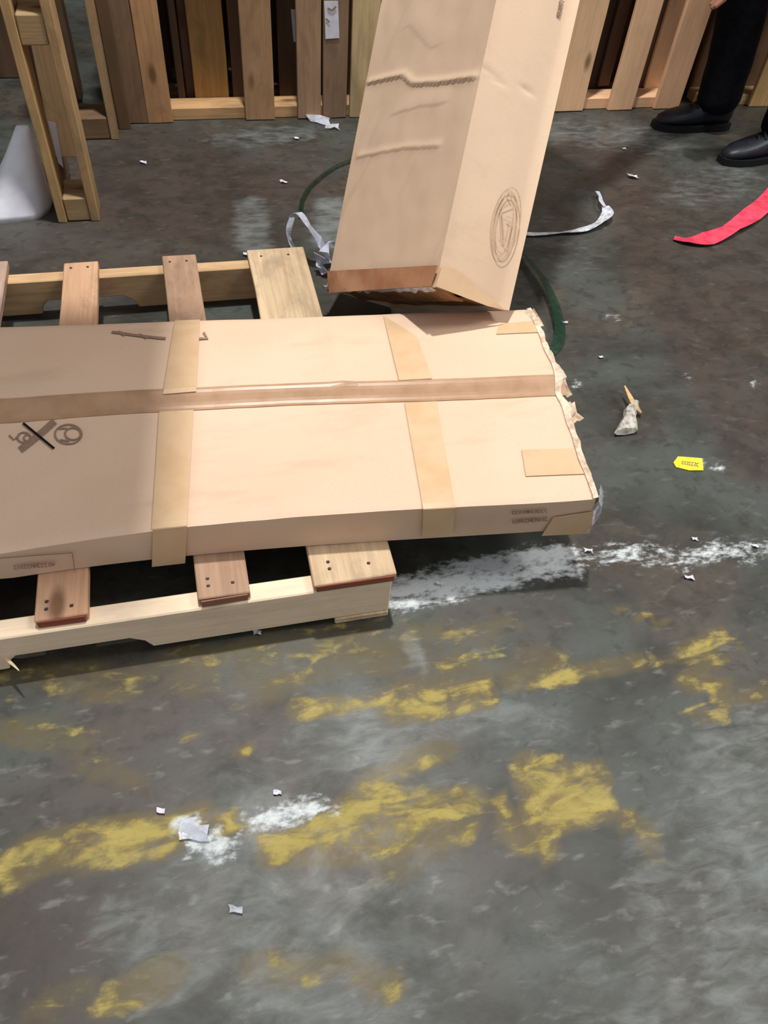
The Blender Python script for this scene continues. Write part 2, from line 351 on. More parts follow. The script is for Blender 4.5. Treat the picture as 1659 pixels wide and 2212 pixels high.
# ------------------------------------------------------------------ the wooden pallet on the floor
ZD = .127
TH = .018
pal = thing('wooden_pallet', at(853, 1320, 0), 'pale wooden pallet lying flat on the floor under the big taped carton', 'pallet')
def deck(bl, br, fl, fr, col, wob=.003):
    A0, A1 = at(*fl, ZD), at(*fr, ZD); B0, B1 = at(*bl, ZD), at(*br, ZD)
    a = (A0+A1)/2; b = (B0+B1)/2; w = (np.linalg.norm(A1-A0)+np.linalg.norm(B1-B0))/2
    a[2] = b[2] = ZD-TH/2
    plank('deck_board', pal, a, b, (1, 0, 0), w, TH, WOOD, col, .002, wob)
    for s in (-1, 1):
        for e in (0.022, 0.03):
            pass
    return a, b, w
ds = [deck((532, 541), (656, 531), (681, 1262), (854, 1241), (212, 186, 152)),
      deck((349, 554), (423, 548), (428, 1293), (540, 1282), (172, 140, 116)),
      deck((137, 568), (213, 563), (74, 1339), (187, 1328), (204, 162, 130))]
YF, YB = ds[0][0][1], ds[0][1][1]
x_end = at(854, 1241, ZD)[0]
for k in range(3):
    xc = ds[2][0][0]-.2*(k+1)-.01
    plank('deck_board', pal, (xc, YF+.01, ZD-TH/2), (xc-.0, YB+.015, ZD-TH/2), (1, 0, 0), .09, TH, WOOD, ((188, 160, 142), (196, 160, 130), (180, 150, 125), (200, 170, 140))[k], .002, .003)
def stringer(y, col):
    z0, z1 = .016, ZD-TH; L = 1.28; x1 = x_end-.004; x0 = x1-L
    nr = .16 - (-.0)  # first notch right edge measured
    n1r = at(331, 1386, .016)[0]; n1l = n1r-.235; n2r = n1l-.30; n2l = n2r-.235; hn = .036; r = .014
    prof = [(x0, z0), (n2l, z0)] + [(n2l+.008, z0+hn-r), (n2l+.008+r, z0+hn), (n2r-.008-r, z0+hn), (n2r-.008, z0+hn-r), (n2r, z0), (n1l, z0),
            (n1l+.006, z0+hn-r), (n1l+.006+r, z0+hn), (n1r-.02-r, z0+hn), (n1r-.012, z0+hn-r), (n1r, z0), (x1, z0), (x1, z1), (x0, z1)]
    wy = .038; n = len(prof)
    cx, cz = (x0+x1)/2, (z0+z1)/2
    bm = bmesh.new()
    f = [bm.verts.new((p[0]-cx, -wy/2, p[1]-cz)) for p in prof]; b = [bm.verts.new((p[0]-cx, wy/2, p[1]-cz)) for p in prof]
    bm.faces.new(f); bm.faces.new(b[::-1])
    for i in range(n): bm.faces.new((f[i], b[i], b[(i+1) % n], f[(i+1) % n]))
    bmesh.ops.recalc_face_normals(bm, faces=bm.faces)
    bmesh.ops.bevel(bm, geom=[e for e in bm.edges if e.calc_face_angle(0) > 1.2 and abs(e.verts[0].co.y-e.verts[1].co.y) < .01], offset=.0025, segments=1, affect='EDGES')
    me = bpy.data.meshes.new('stringer'); bm.to_mesh(me); bm.free(); me.materials.append(WOOD_CLEAN if y < YF+.1 else WOOD)
    o = bpy.data.objects.new('stringer', me); COL.objects.link(o); o.parent = pal; o.location = Vector((cx, y, cz))-pal.location; o.color = lin(col)
stringer(YF+.017, (246, 222, 192)); stringer((YF+YB)/2, (170, 130, 92)); stringer(YB-.035, (214, 178, 134))
for k, xc in enumerate((x_end-.055, x_end-1.22)):
    plank('bottom_board', pal, (xc, YF-.004, .008), (xc, YB-.01, .008), (1, 0, 0), .10, .0155, WOOD, (224, 200, 160), .002, .002)
nail_me = box_mesh('nail', .006, .006, .003, .0015); nail_me.materials.append(STEEL)
for (a, b, w) in ds:
    for s in (-.28, .2):
        for e, yy in ((0, YF+.03), (1, YB-.035), (0, YF+.045)):
            if yy == YF+.045 and s > 0: continue
            f = (yy-a[1])/(b[1]-a[1]); x = a[0]+(b[0]-a[0])*f+s*w
            o = bpy.data.objects.new('nail', nail_me); COL.objects.link(o); o.parent = pal; o.location = Vector((x, yy, ZD+.0008))-pal.location
for (a, b, w), c in zip(ds, ((150, 84, 66), (150, 104, 84), (146, 74, 58))):  # thin red-brown plates over the front ends of the deck boards
    e = Vector(a); d = (Vector(b)-e).normalized(); sd = Vector((d.y, -d.x, 0))
    plank('reddish_end', pal, e-d*.0025-sd*(w/2-.004), e-d*.0025+sd*(w/2-.004), d, .003, TH-.003, WOOD, c, .0005, 0, 'reddish end of the board')
sp = [at(0, 1418, .03), at(14, 1425, .05), at(30, 1438, .06), at(42, 1450, .062)]
link('splinter', ribbon('splinter', sp, [.006, .006, .004, .001], thk=.002), WOOD, pal, sp[0]).color = lin((226, 206, 170))

# ------------------------------------------------------------------ the big flat carton lying on the pallet
ZT = .217; ZB = .1285
fx = [(at(*p, z)) for p, z in (((0, 1190), .203), ((100, 1178), .204), ((190, 1164), .206), ((325, 1142), .210), ((420, 1131), .214), ((680, 1114), .216), ((915, 1097), .217), ((1100, 1085), .217), ((1289, 1076), .217))]
bx = [at(*p, .219) for p in ((0, 706), (330, 694), (700, 682), (830, 676), (1143, 668))]
fX = np.array([p[0] for p in fx]); fY = np.array([p[1] for p in fx]); fZ = np.array([p[2] for p in fx])
bX = np.array([p[0] for p in bx]); bY = np.array([p[1] for p in bx])
pf = np.polyfit(fX, fY, 3); pb = np.polyfit(bX, bY, 1)
def yF(x): return np.where(x < fX[0], np.polyval(np.polyfit(fX, fY, 1), x)+(np.polyval(pf, fX[0])-np.polyval(np.polyfit(fX, fY, 1), fX[0])), np.polyval(pf, x))
def yB(x): return np.polyval(pb, x)
XL = -.95; XRf, XRb = fX[-1], bX[-1]
def t_line(pts):
    Q = [at(*p, z) for p, z in pts]; c = np.polyfit([q[0] for q in Q], [(q[1]-yF(q[0]))/(yB(q[0])-yF(q[0])) for q in Q], 1)
    return lambda x: np.polyval(c, x)
tU = t_line([((0, 855), .232), ((360, 852), .234), ((700, 830), .235), ((1200, 808), .234)])
tL = t_line([((0, 905), .217), ((400, 890), .218), ((870, 868), .218), ((1210, 850), .218)])
creases = [(at(712, 690, .232), at(738, 828, .235), .006, .012), (at(560, 1085, .217), at(700, 1072, .217), .004, .03), (at(820, 968, .217), at(1010, 938, .217), .0025, .008), (at(1000, 905, .217), at(1210, 872, .217), .0025, .012), (at(600, 760, .23), at(660, 690, .23), .002, .02)]
def topz(x, y):
    x = float(x); y = float(y)
    a, b = float(yF(x)), float(yB(x)); t = min(max((y-a)/(b-a), 0), 1)
    base = ZT
    zf = np.interp(x, fX, fZ); base += (zf-ZT)*(1-t)**2.2
    tl, tu = tL(x), tU(x)
    if t < tl: z = base-.003*math.sin(math.pi*t/tl)
    elif t < tu: z = base+.018*sm(0, 1, (t-tl)/(tu-tl))
    else: z = base+.018-.014*((t-tu)/(1-tu))**1.3+.003*math.sin(math.pi*(t-tu)/(1-tu))
    z += .0022*mnoise.noise((x*4.2, y*6, 1.3)) + .001*mnoise.noise((x*15, y*15, 4))
    for p, q, h, w in creases:
        ab = q[:2]-p[:2]; k = np.clip(((x-p[0])*ab[0]+(y-p[1])*ab[1])/(ab@ab), 0, 1); d = math.hypot(x-p[0]-k*ab[0], y-p[1]-k*ab[1])
        z += h*math.exp(-(d/w)**2)*math.sin(math.pi*min(max(k, .12), .88))
    e = min(t*(b-a), (1-t)*(b-a)); z -= .004*(1-sm(0, .012, e))
    return z
def xend(t): return XRf+(XRb-XRf)*t+.006*mnoise.noise((t*9, 3, 1))
cart = thing('flat_carton', (-.1, 1.1, ZB), 'long flat brown carton lying on the pallet, crossed with brown tape bands', 'carton')
def carton_body():
    cs = np.linspace(0, 1, 110); V = []; F = []; rows = []
    tf = list(np.linspace(0, 1, 22)**1.0)
    idx = {}
    for i, c in enumerate(cs):
        xm = XL+c*(.67-XL); tl, tu = float(tL(xm)), float(tU(xm))
        ts = [0, .006, .016] + list(np.linspace(.04, tl, 18)) + list(np.linspace(tl, tu, 6)[1:]) + list(np.linspace(tu, .975, 16)[1:]) + [.99, 1]
        col = []
        for t in ts:
            x = XL+c*(xend(t)-XL); y = float(yF(x)+(yB(x)-yF(x))*t); col.append(len(V)); V.append((x, y, topz(x, y)))
        # front wall rows and back wall rows
        x0, y0, z0 = V[col[0]]; fw = []
        for k, g in enumerate((.25, .5, .75, 1)):
            bul = .004*math.sin(math.pi*g)*mnoise.noise((x0*6, g, 2))-.002
            fw.append(len(V)); V.append((x0, y0+bul+.004*g, z0+(ZB-z0)*g))
        x1, y1, z1 = V[col[-1]]; bw = []
        for g in (.5, 1): bw.append(len(V)); V.append((x1, y1, z1+(ZB-z1)*g))
        rows.append(fw[::-1]+col+bw)
    m = len(rows[0])
    for i in range(len(rows)-1):
        for j in range(m):
            F.append((rows[i][j], rows[i+1][j], rows[i+1][(j+1) % m], rows[i][(j+1) % m]))
    F.append(tuple(rows[0])); F.append(tuple(rows[-1][::-1]))
    me = mesh('body', V, F)
    bm = bmesh.new(); bm.from_mesh(me); bmesh.ops.recalc_face_normals(bm, faces=bm.faces)
    for e in bm.edges:
        if len(e.link_faces) == 2 and e.calc_face_angle(0) > .75: e.smooth = False
    for f in bm.faces: f.smooth = True
    bm.to_mesh(me); bm.free(); return me
link('body', carton_body(), CARD, cart)
def on_top(px, py, off=.001):
    z = ZT
    for _ in range(6):
        p = at(px, py, z); z = topz(p[0], p[1])
    return at(px, py, z+off)
fn0 = np.array([fX[0], float(yF(fX[0])), .2]); fn1 = np.array([fX[-1], float(yF(fX[-1])), .2])
def on_front(px, py, off=.0025):
    # march to the curved front wall
    y = .8
    for _ in range(8):
        p = aty(px, py, y); y = float(yF(p[0]))-off-.001
    return aty(px, py, y)
def sheet(name, surf, quad, m, parent, nu=10, nv=6, off=.0012, thk=.0008, nrm=(0, 0, 1), label=None):
    """quad: four pixel corners a,b,c,d (a-b one end, d-c the other), laid on the surface"""
    a, b, c, d = [np.array(q_, float) for q_ in quad]; G = []
    for i in range(nu+1):
        r = []
        for j in range(nv+1):
            f, g = i/nu, j/nv; p = (a*(1-g)+b*g)*(1-f)+(d*(1-g)+c*g)*f
            r.append(surf(p[0], p[1], off))
        G.append(r)
    o = link(name, solid_patch(name, G, nrm, thk), m, parent)
    if label: o['label'] = label
    return o
# seam tape along the long middle fold (built along the fold itself)
G = []
for c in np.linspace(0, 1, 60):
    r = []
    for g in np.linspace(-.06, 1.02, 9):
        xm = XL+c*(xend(.55)+.012-XL); t = float(tL(xm)+(tU(xm)-tL(xm))*g); x = xm; y = float(yF(x)+(yB(x)-yF(x))*t); r.append((x, y, topz(x, y)+.001))
    G.append(r)
link('seam_tape', solid_patch('seam_tape', G, (0, 0, 1), .0007), TAPE_SEAM, cart)
# tape band by the printed marks, then the band nearer the torn end
def band(front_quad, back_quad, wall_quad):
    a = sheet('tape_band', on_top, front_quad, TAPE, cart, 20, 4, .0018); b = sheet('tape_band', on_top, back_quad, TAPE, cart, 16, 4, .0022)
    c = sheet('tape_band', on_front, wall_quad, TAPE, cart, 6, 4, .003, .0008, (0, -1, 0))
band(((328, 1144), (404, 1136), (418, 886), (344, 890)), ((352, 852), (424, 846), (432, 691), (378, 693)), ((330, 1144), (404, 1136), (400, 1216), (328, 1224)))
band(((914, 1100), (984, 1096), (943, 867), (874, 870)), ((862, 822), (934, 818), (900, 726), (828, 682)), ((914, 1100), (984, 1096), (978, 1152), (912, 1162)))
sheet('tape_patch', on_top, ((1127, 972), (1236, 969), (1262, 1024), (1136, 1029)), TAPE, cart, 8, 6, .0016)
sheet('tape_patch', on_top, ((1080, 700), (1150, 694), (1164, 718), (1072, 722)), TAPE, cart, 6, 4, .0014)
sheet('tape_end_wrap', on_front, ((1195, 1118), (1282, 1105), (1274, 1152), (1170, 1157)), TAPE, cart, 5, 5, .003, .0008, (0, -1, 0))
# prints: strokes in photograph pixels laid on the carton's own surface
def strokes_mesh(name, surf, lines, wpx, off, nrm):
    ms = []
    for ln in lines:
        ln = [np.array(p, float) for p in ln]; G = []
        for i, p in enumerate(ln):
            a = ln[max(i-1, 0)]; b = ln[min(i+1, len(ln)-1)]; t = (b-a)/(np.linalg.norm(b-a)+1e-6); s = np.array([-t[1], t[0]])*wpx/2
            G.append([surf(*(p-s), off), surf(*(p+s), off)])
        ms.append(solid_patch(name, G, nrm, .0004))
    return join_meshes(name, ms)
def zig(x0, y0, x1, y1, h, n, seed=1):
    r = random.Random(seed); out = []; d = np.array([x1-x0, y1-y0], float); L = np.linalg.norm(d); d /= L; s = np.array([-d[1], d[0]])
    for k in range(n):
        c = np.array([x0, y0])+d*L*(k+.5)/n; w = L/n*.34; kind = r.randrange(4)
        P = lambda u, v: tuple(c+d*u*w+s*v*h/2)
        if kind == 0: out.append([P(-1, -1), P(-1, 1)]); out.append([P(-1, 0), P(1, 0)]); out.append([P(1, -1), P(1, 1)])
        elif kind == 1: out.append([P(1, -1), P(-1, -.8), P(-1, .8), P(1, 1)])
        elif kind == 2: out.append([P(-1, 1), P(0, -1), P(1, 1)])
        else: out.append([P(-1, -1), P(1, -.6), P(-1, .4), P(1, 1)])
    return out
UP = (0, 0, 1); FR = (0, -1, 0)
link('printed_text', strokes_mesh('printed_text', on_top, [[(242, 717), (262, 719), (285, 723), (310, 726), (335, 729), (358, 731)], [(372, 733), (392, 735), (412, 734)], [(412, 734), (436, 731), (448, 732), (440, 718)], [(374, 730), (410, 730)], [(255, 716), (270, 724)], [(300, 722), (318, 730)]], 5, .0024, UP), INK, cart)
lg = [[(172+0*0, 0)]]
def ell(cx, cy, rx, ry, n=20, a0=0, a1=2*math.pi): return [(cx+rx*math.cos(a0+(a1-a0)*k/n), cy+ry*math.sin(a0+(a1-a0)*k/n)) for k in range(n+1)]
link('printed_emblem', strokes_mesh('printed_emblem', on_top, [ell(148, 938, 29, 21), ell(158, 937, 17, 13), [(128, 926), (145, 925)], [(130, 950), (150, 953)], ell(52, 945, 14, 11), [(20, 940), (30, 950), (42, 940)], ell(60, 946, 8, 7)], 3.2, .002, UP), INK, cart)['kind'] = 'stuff'
link('printed_emblem', strokes_mesh('printed_emblem', on_top, [[(44, 972), (72, 950), (98, 928), (118, 910)]], 15, .0016, UP), INK, cart)
o = link('marker_slash', strokes_mesh('marker_slash', on_top, [[(50, 914), (72, 932), (94, 950), (117, 969)]], 5, .0026, UP), INK_BLACK, cart); o['label'] = 'black marker slash across the print'
link('printed_text', strokes_mesh('printed_text', on_front, zig(1106, 1107, 1182, 1103, 8, 11, 3)+zig(1106, 1127, 1184, 1121, 8, 11, 5), 2.0, .003, FR), INK, cart)
link('printed_text', strokes_mesh('printed_text', on_front, zig(30, 1226, 118, 1219, 8, 12, 8), 2.0, .003, FR), INK, cart)
link('label_frame', strokes_mesh('label_frame', on_front, [[(0, 1206), (70, 1200), (156, 1194)], [(156, 1194), (162, 1234)]], 1.6, .003, FR), INK, cart)
# torn, frayed right end
def torn_end():
    ms = []
    G = []
    for k in range(70):
        t = k/69; x = float(xend(t)); y = float(yF(x)+(yB(x)-yF(x))*t); z = topz(x-.004, y)
        w = .007+.008*abs(mnoise.noise((t*13, 2, 5)))+.014*math.exp(-((t-.55)/.05)**2)+.016*math.exp(-((t-.42)/.035)**2)
        dz = .006*mnoise.noise((t*23, 8, 1))
        G.append([(x-.006, y, z+.001), (x+w*.5, y+.004*mnoise.noise((t*40, 1, 1)), z+dz+.003), (x+w, y+.005*mnoise.noise((t*55, 3, 1)), z-.006+dz), (x+w*.7, y, z-.02+dz)])
    return solid_patch('torn_edge', G, (0, 0, 1), .002)
o = link('torn_edge', torn_end(), CARD_TORN, cart); o['label'] = 'frayed torn cardboard edge'
def crumple(name, pts, m, parent, size=.02, seed=1, flat=.6):
    """a crumpled scrap: jagged folded sheet round the given points"""
    r = random.Random(seed); V = []; F = []
    n = len(pts)
    G = []
    for i, p in enumerate(pts):
        row = []
        for j in range(4):
            row.append(np.array(p)+np.array([r.uniform(-1, 1)*size*.35+(j-1.5)*size*.5, r.uniform(-1, 1)*size*.3, (j % 2)*size*flat+r.uniform(0, .5)*size*flat]))
        G.append(row)
    return link(name, solid_patch(name, G, (0, 0, 1), .0012), m, parent, None if parent else tuple(np.array(pts[0])))
crumple('torn_flap', [on_top(1200, 812)+np.array([.012, 0, -.012]), on_top(1206, 835)+np.array([.016, 0, -.014]), on_top(1212, 855)+np.array([.012, 0, -.012])], CARD_TORN, cart, .013, 3)
crumple('torn_flap', [on_top(1218, 870)+np.array([.014, 0, -.012]), on_top(1224, 890)+np.array([.018, 0, -.016]), on_top(1232, 905)+np.array([.016, 0, -.014])], CARD_TORN, cart, .013, 5)
crumple('torn_flap', [on_top(1138, 672)+np.array([0.004, 0, -.004]), on_top(1148, 690)+np.array([.01, 0, -.008]), on_top(1156, 705)+np.array([.008, 0, -.008])], CARD_TORN, cart, .014, 8)
G = []
for k in range(12):
    f = k/11; p = on_top(1284-6*f, 1050+30*f)+np.array([.012, -.0, 0.0]); row = []
    for j in range(6):
        g = j/5; row.append(p+np.array([.014*math.sin(g*3)+.006*mnoise.noise((k*.9, j*1.3, 2)), -.006*f+.004*mnoise.noise((k*.7, j, 7)), -.085*g]))
    G.append(row)
link('film_scrap', solid_patch('film_scrap', G, (1, 0, 0), .0006), FILM, cart)

# ------------------------------------------------------------------ the tall carton leaning over the flat one
P0 = np.array([.459, 1.285, .337])
u_ = np.array([.297, -.805, .512]); a_ = np.array([.293, .588, .754]); a_ /= np.linalg.norm(a_)
u_ -= a_*(u_@a_); u_ /= np.linalg.norm(u_); v_ = np.cross(a_, u_)
W1, W2, LEN = .50, .198, 1.65
drop = min((P0-i*W1*u_+j*W2*v_)[2] for i in (0, 1) for j in (0, 1)); P0 = P0 - np.array([0, 0, drop-.001])
def L2W(x, y, s): return P0+u_*x+v_*y+a_*s
lowc = L2W(-W1, W2, 0)
tall = thing('tall_carton', lowc, 'tall brown carton tilted on its lower corner behind the flat carton', 'carton')
def on_left(px, py, off=.0015):
    p = atplane(px, py, P0, v_); return p-v_*off
def on_right(px, py, off=.0015):
    p = atplane(px, py, P0, u_); return p+u_*off
def loc_l(px, py):
    d = atplane(px, py, P0, v_)-P0; return np.array([d@u_, d@a_])
def loc_r(px, py):
    d = atplane(px, py, P0, u_)-P0; return np.array([d@v_, d@a_])
c4 = lambda x, y: (680+x*.3496, y*.3496)
L_cr = [([loc_l(*c4(*p)) for p in ((325, 515), (440, 485), (545, 465))], .005, .011), ([loc_l(*c4(*p)) for p in ((560, 478), (600, 515), (760, 505), (1022, 478))], .005, .010),
        ([loc_l(*c4(*p)) for p in ((270, 968), (420, 935), (560, 910), (760, 902))], .003, .010), ([loc_l(*c4(*p)) for p in ((500, 690), (640, 640), (780, 630))], .0022, .025), ([loc_l(*c4(*p)) for p in ((600, 130), (720, 270))], .0015, .04)]
R_cr = [([loc_r(*c4(*p)) for p in ((1060, 430), (1150, 520))], .002, .008), ([loc_r(*c4(*p)) for p in ((1300, 550), (1330, 575))], .003, .008)]
def cdisp(crs, x, s):
    d = 0
    for pts, h, w in crs:
        for p, q in zip(pts[:-1], pts[1:]):
            ab = q-p; k = np.clip(((x-p[0])*ab[0]+(s-p[1])*ab[1])/(ab@ab+1e-9), 0, 1); r = math.hypot(x-p[0]-k*ab[0], s-p[1]-k*ab[1])
            sd = s-(p[1]+k*ab[1])
            d = max(d, h*math.exp(-(r/w)**2)) if sd > -w*.2 else max(d, .35*h*math.exp(-(r/w)**2))
    return d
def tall_body():
    ring = [(-W1+W1*k/64, 0, 'L') for k in range(64)] + [(0, W2*k/14, 'R') for k in range(14)] + [(-W1*k/8, W2, 'B') for k in range(8)] + [(-W1, W2-W2*k/5, 'E') for k in range(5)]
    S = list(np.linspace(0, .03, 3)) + list(np.linspace(.033, .9, 260)) + list(np.linspace(.93, LEN, 10)); V = []; F = []; m = len(ring)
    for s in S:
        for x, y, f in ring:
            if f == 'L':
                e = min(-x, x+W1); g = sm(0, .02, e)
                y -= cdisp(L_cr, x, s)*(.3+.7*g) if s < .95 else 0
                y -= g*(.004*mnoise.noise((x*5, s*4, 9))+.0012*mnoise.noise((x*18, s*18, 9))) - .004*math.sin(math.pi*(-x/W1))
            if f == 'R':
                g = sm(0, .02, min(y, W2-y)); x += g*(-.002+.002*mnoise.noise((y*8, s*4, 2))) - (cdisp(R_cr, y, s) if s < .95 else 0)
                x -= .007*sm(.10, .198, y)
            if f in 'L' and s < .03: y += .003*mnoise.noise((x*20, s*40, 3))
            V.append(L2W(x, y, s))
    for i in range(len(S)-1):
        for j in range(m): F.append((i*m+j, (i+1)*m+j, (i+1)*m+(j+1) % m, i*m+(j+1) % m))
    F.append(tuple(range((len(S)-1)*m, len(S)*m)))
    # recessed bottom: the carton's end sits a little inside the rim
    b0 = len(V)
    for x, y, f in ring: V.append(L2W(-W1/2+(x+W1/2)*.97, W2/2+(y-W2/2)*.93, .012))
    for j in range(m): F.append((j, (j+1) % m, b0+(j+1) % m, b0+j))
    F.append(tuple(range(b0+m-1, b0-1, -1)))
    me = mesh('body', V, F); bm = bmesh.new(); bm.from_mesh(me); bmesh.ops.recalc_face_normals(bm, faces=bm.faces)
    for e in bm.edges:
        if len(e.link_faces) == 2 and e.calc_face_angle(0) > .8: e.smooth = False
    for f in bm.faces: f.smooth = True
    bm.to_mesh(me); bm.free(); return me
link('body', tall_body(), CARD_UP, tall)
def pxg(quad): return [c4(*p) for p in quad]
lw = lambda v: tuple(-v_*v)
sheet('bottom_tape', on_left, pxg(((92, 1680), (105, 1815), (735, 1772), (778, 1645))), TAPE_RED, tall, 14, 5, .007, .0008, tuple(-v_))
# the tape that wraps the corner onto the right face, cut on a slant
def poly_sheet(name, surf, px, m, parent, off, nrm, thk=.0008):
    P = [surf(*p, off) for p in px]; n = len(P); N = np.array(nrm)
    V = [p+N*thk for p in P]+P; F = [tuple(range(n)), tuple(range(2*n-1, n-1, -1))]+[(i, n+i, n+(i+1) % n, (i+1) % n) for i in range(n)]
    me = mesh(name, V, F); bm = bmesh.new(); bm.from_mesh(me); bmesh.ops.triangulate(bm, faces=[f for f in bm.faces if len(f.verts) > 4]); bmesh.ops.recalc_face_normals(bm, faces=bm.faces); bm.to_mesh(me); bm.free()
    return link(name, me, m, parent)
poly_sheet('corner_tape', on_right, pxg(((780, 1648), (850, 1655), (905, 1690), (1000, 1770), (1090, 1850), (1175, 1918), (1060, 1890), (940, 1845), (742, 1768))), TAPE, tall, .002, tuple(u_))
# crumpled clear tape along the lower rim and bottom flaps
G = []
for k in range(40):
    f = k/39; x = -W1*(1.02-f*.98); row = []
    for j in range(6):
        g = j/5; row.append(L2W(x+.004*mnoise.noise((k*.5, j, 3)), -.004-.005*math.sin(g*3.1)+.007*mnoise.noise((k*.55, j*.9, 6))+g*.02, .010-.014*g+.008*mnoise.noise((k*.6, j*.8, 1))))
    G.append(row)
link('crumpled_tape', solid_patch('crumpled_tape', G, tuple(-v_), .0006), FILM, tall)
def flap(name, x0, x1, y0, y1, s0, s1, m, lab=None):
    G = []
    for i in range(13):
        f = i/12; row = []
        for j in range(5):
            g = j/4; row.append(L2W(x0+(x1-x0)*f, y0+(y1-y0)*g, s0+(s1-s0)*g+.003*mnoise.noise((f*6, g*3, 5))))
        G.append(row)
    return link(name, solid_patch(name, G, tuple(a_), .004), m, tall)
flap('bottom_flap', -.47, -.03, .012, .095, .006, -.006, CARD_IN)
flap('bottom_flap', -.46, -.03, .105, .185, .004, .006, CARD_IN)
# oval emblem and small print
el = lambda cx, cy, rx, ry, tilt, n=28: [c4(cx+rx*math.cos(q)*math.cos(tilt)-ry*math.sin(q)*math.sin(tilt), cy+rx*math.cos(q)*math.sin(tilt)+ry*math.sin(q)*math.cos(tilt)) for q in np.linspace(0, 2*math.pi, n+1)]
link('printed_emblem', strokes_mesh('printed_emblem', on_right, [el(1180, 1380, 82, 222, .17), el(1180, 1380, 62, 190, .17), [c4(1150, 1290), c4(1225, 1240)], [c4(1165, 1480), c4(1150, 1300)], [c4(1150, 1470), c4(1190, 1500), c4(1220, 1350), c4(1180, 1340)], [c4(1185, 1190), c4(1215, 1225)]], 2.2, .0022, tuple(u_)), INK_PALE, tall)
link('printed_text', strokes_mesh('printed_text', on_right, zig(*c4(1470, 10), *c4(1450, 60), 9, 4, 2)+zig(*c4(1535, 0), *c4(1515, 100), 9, 7, 4), 2.2, -.004, tuple(u_)), INK, tall)

# ------------------------------------------------------------------ pallets stored on edge in a row along the back
YR = 2.885
def bx_at(px, y=YR, py=100): return aty(px, py, y)[0]
def edge_pallet(label, x0, x1, front, back, y=YR, strcol=(206, 164, 116), group=None, hgt=1.016, m=None):
    m = m or WOOD
    t = thing('stored_pallet', ((x0+x1)/2, y+.06, 0), label, 'pallet', group)
    for (a, b, col, lift) in front:
        plank('deck_board', t, ((a+b)/2, y+.009, lift), ((a+b)/2, y+.009, hgt-random.uniform(0, .01)), (1, 0, 0), b-a, .018, m, col, .002, .0025)
    for (a, b, col, lift) in back:
        plank('bottom_board', t, ((a+b)/2, y+.117, lift), ((a+b)/2, y+.117, hgt), (1, 0, 0), b-a, .017, m, col, .002, .0025)
    for z in (.021, .508, .994):
        plank('stringer', t, (x0, y+.0635, z), (x1, y+.0635, z), (0, 1, 0), .088, .040, m, strcol, .002, .001)
    return t
X = bx_at
lp = edge_pallet('pale knotty pallet standing on edge in the back row, left of the tall carton', X(244), X(818),
    [(X(246), X(293), (136, 108, 84), .002), (X(294), X(352), (206, 158, 112), .001), (X(521), X(588), (178, 140, 104), .003), (X(640), X(694), (164, 132, 104), .003), (X(698), X(752), (138, 112, 90), .002), (X(760), X(818), (206, 180, 134), .002)],
    [(X(372, YR+.117), X(388, YR+.117), (84, 66, 52), .03), (X(410, YR+.117), X(486, YR+.117), (188, 146, 88), .002), (X(496, YR+.117), X(524, YR+.117), (92, 66, 50), .002), (X(600, YR+.117), X(640, YR+.117), (84, 62, 48), .002), (X(720, YR+.117), X(800, YR+.117), (110, 84, 64), .002)])
tg = [aty(700, 2, YR-.002), aty(730, 2, YR-.002), aty(733, 82, YR-.002), aty(703, 84, YR-.002)]
G = [[tg[0], tg[1]], [tg[3], tg[2]]]; link('paper_label', solid_patch('paper_label', G, (0, -1, 0), .001), WHITE_PAPER, lp, tuple(tg[3]))['label'] = 'white paper label with a dark mark'
link('label_mark', join_meshes('label_mark', [ribbon('m', [aty(708, 18, YR-.005), aty(718, 22, YR-.005), aty(726, 14, YR-.005)], .006, (0, -1, 0), .0006), ribbon('m', [aty(704, 40, YR-.005), aty(712, 48, YR-.005)], .005, (0, -1, 0), .0006)]), INK, lp)
tg2 = [aty(628, 20, YR+.105), aty(642, 20, YR+.105), aty(646, 90, YR+.105), aty(634, 90, YR+.105)]
link('paper_label', solid_patch('paper_label', [[tg2[0], tg2[1]], [tg2[3], tg2[2]]], (0, -1, 0), .001), WHITE_PAPER, lp, tuple(tg2[3]))
rp = edge_pallet('clean orange-tan pallet standing on edge in the back row, beside the person in black', X(1509)-1.2, X(1509),
    [(X(1509)-1.19, X(1509)-1.05, (190, 150, 110), .002), (X(1509)-.98, X(1509)-.84, (196, 150, 110), .002), (X(1218), X(1293), (255, 208, 164), .002), (X(1351), X(1406), (252, 204, 160), .001), (X(1456), X(1511), (248, 196, 154), .002)],
    [(X(1312, YR+.117), X(1336, YR+.117), (110, 84, 66), .05), (X(1416, YR+.117), X(1452, YR+.117), (255, 212, 166), .04), (X(1240, YR+.117), X(1290, YR+.117), (150, 112, 80), .002)], strcol=(250, 200, 156), m=WOOD_CLEAN)
edge_pallet('weathered pallet standing on edge in the back row, partly hidden by the black trousers', X(1511)+.09, X(1511)+1.2,
    [(X(1511)+.11+.21*k, X(1511)+.2+.21*k, ((176, 140, 96), (206, 168, 112), (190, 150, 104), (170, 136, 100), (190, 160, 120))[k], .002) for k in range(5)],
    [(X(1511)+.1+.22*k, X(1511)+.21+.22*k, (120, 92, 68), .002) for k in range(5)], y=YR, strcol=(180, 150, 104))
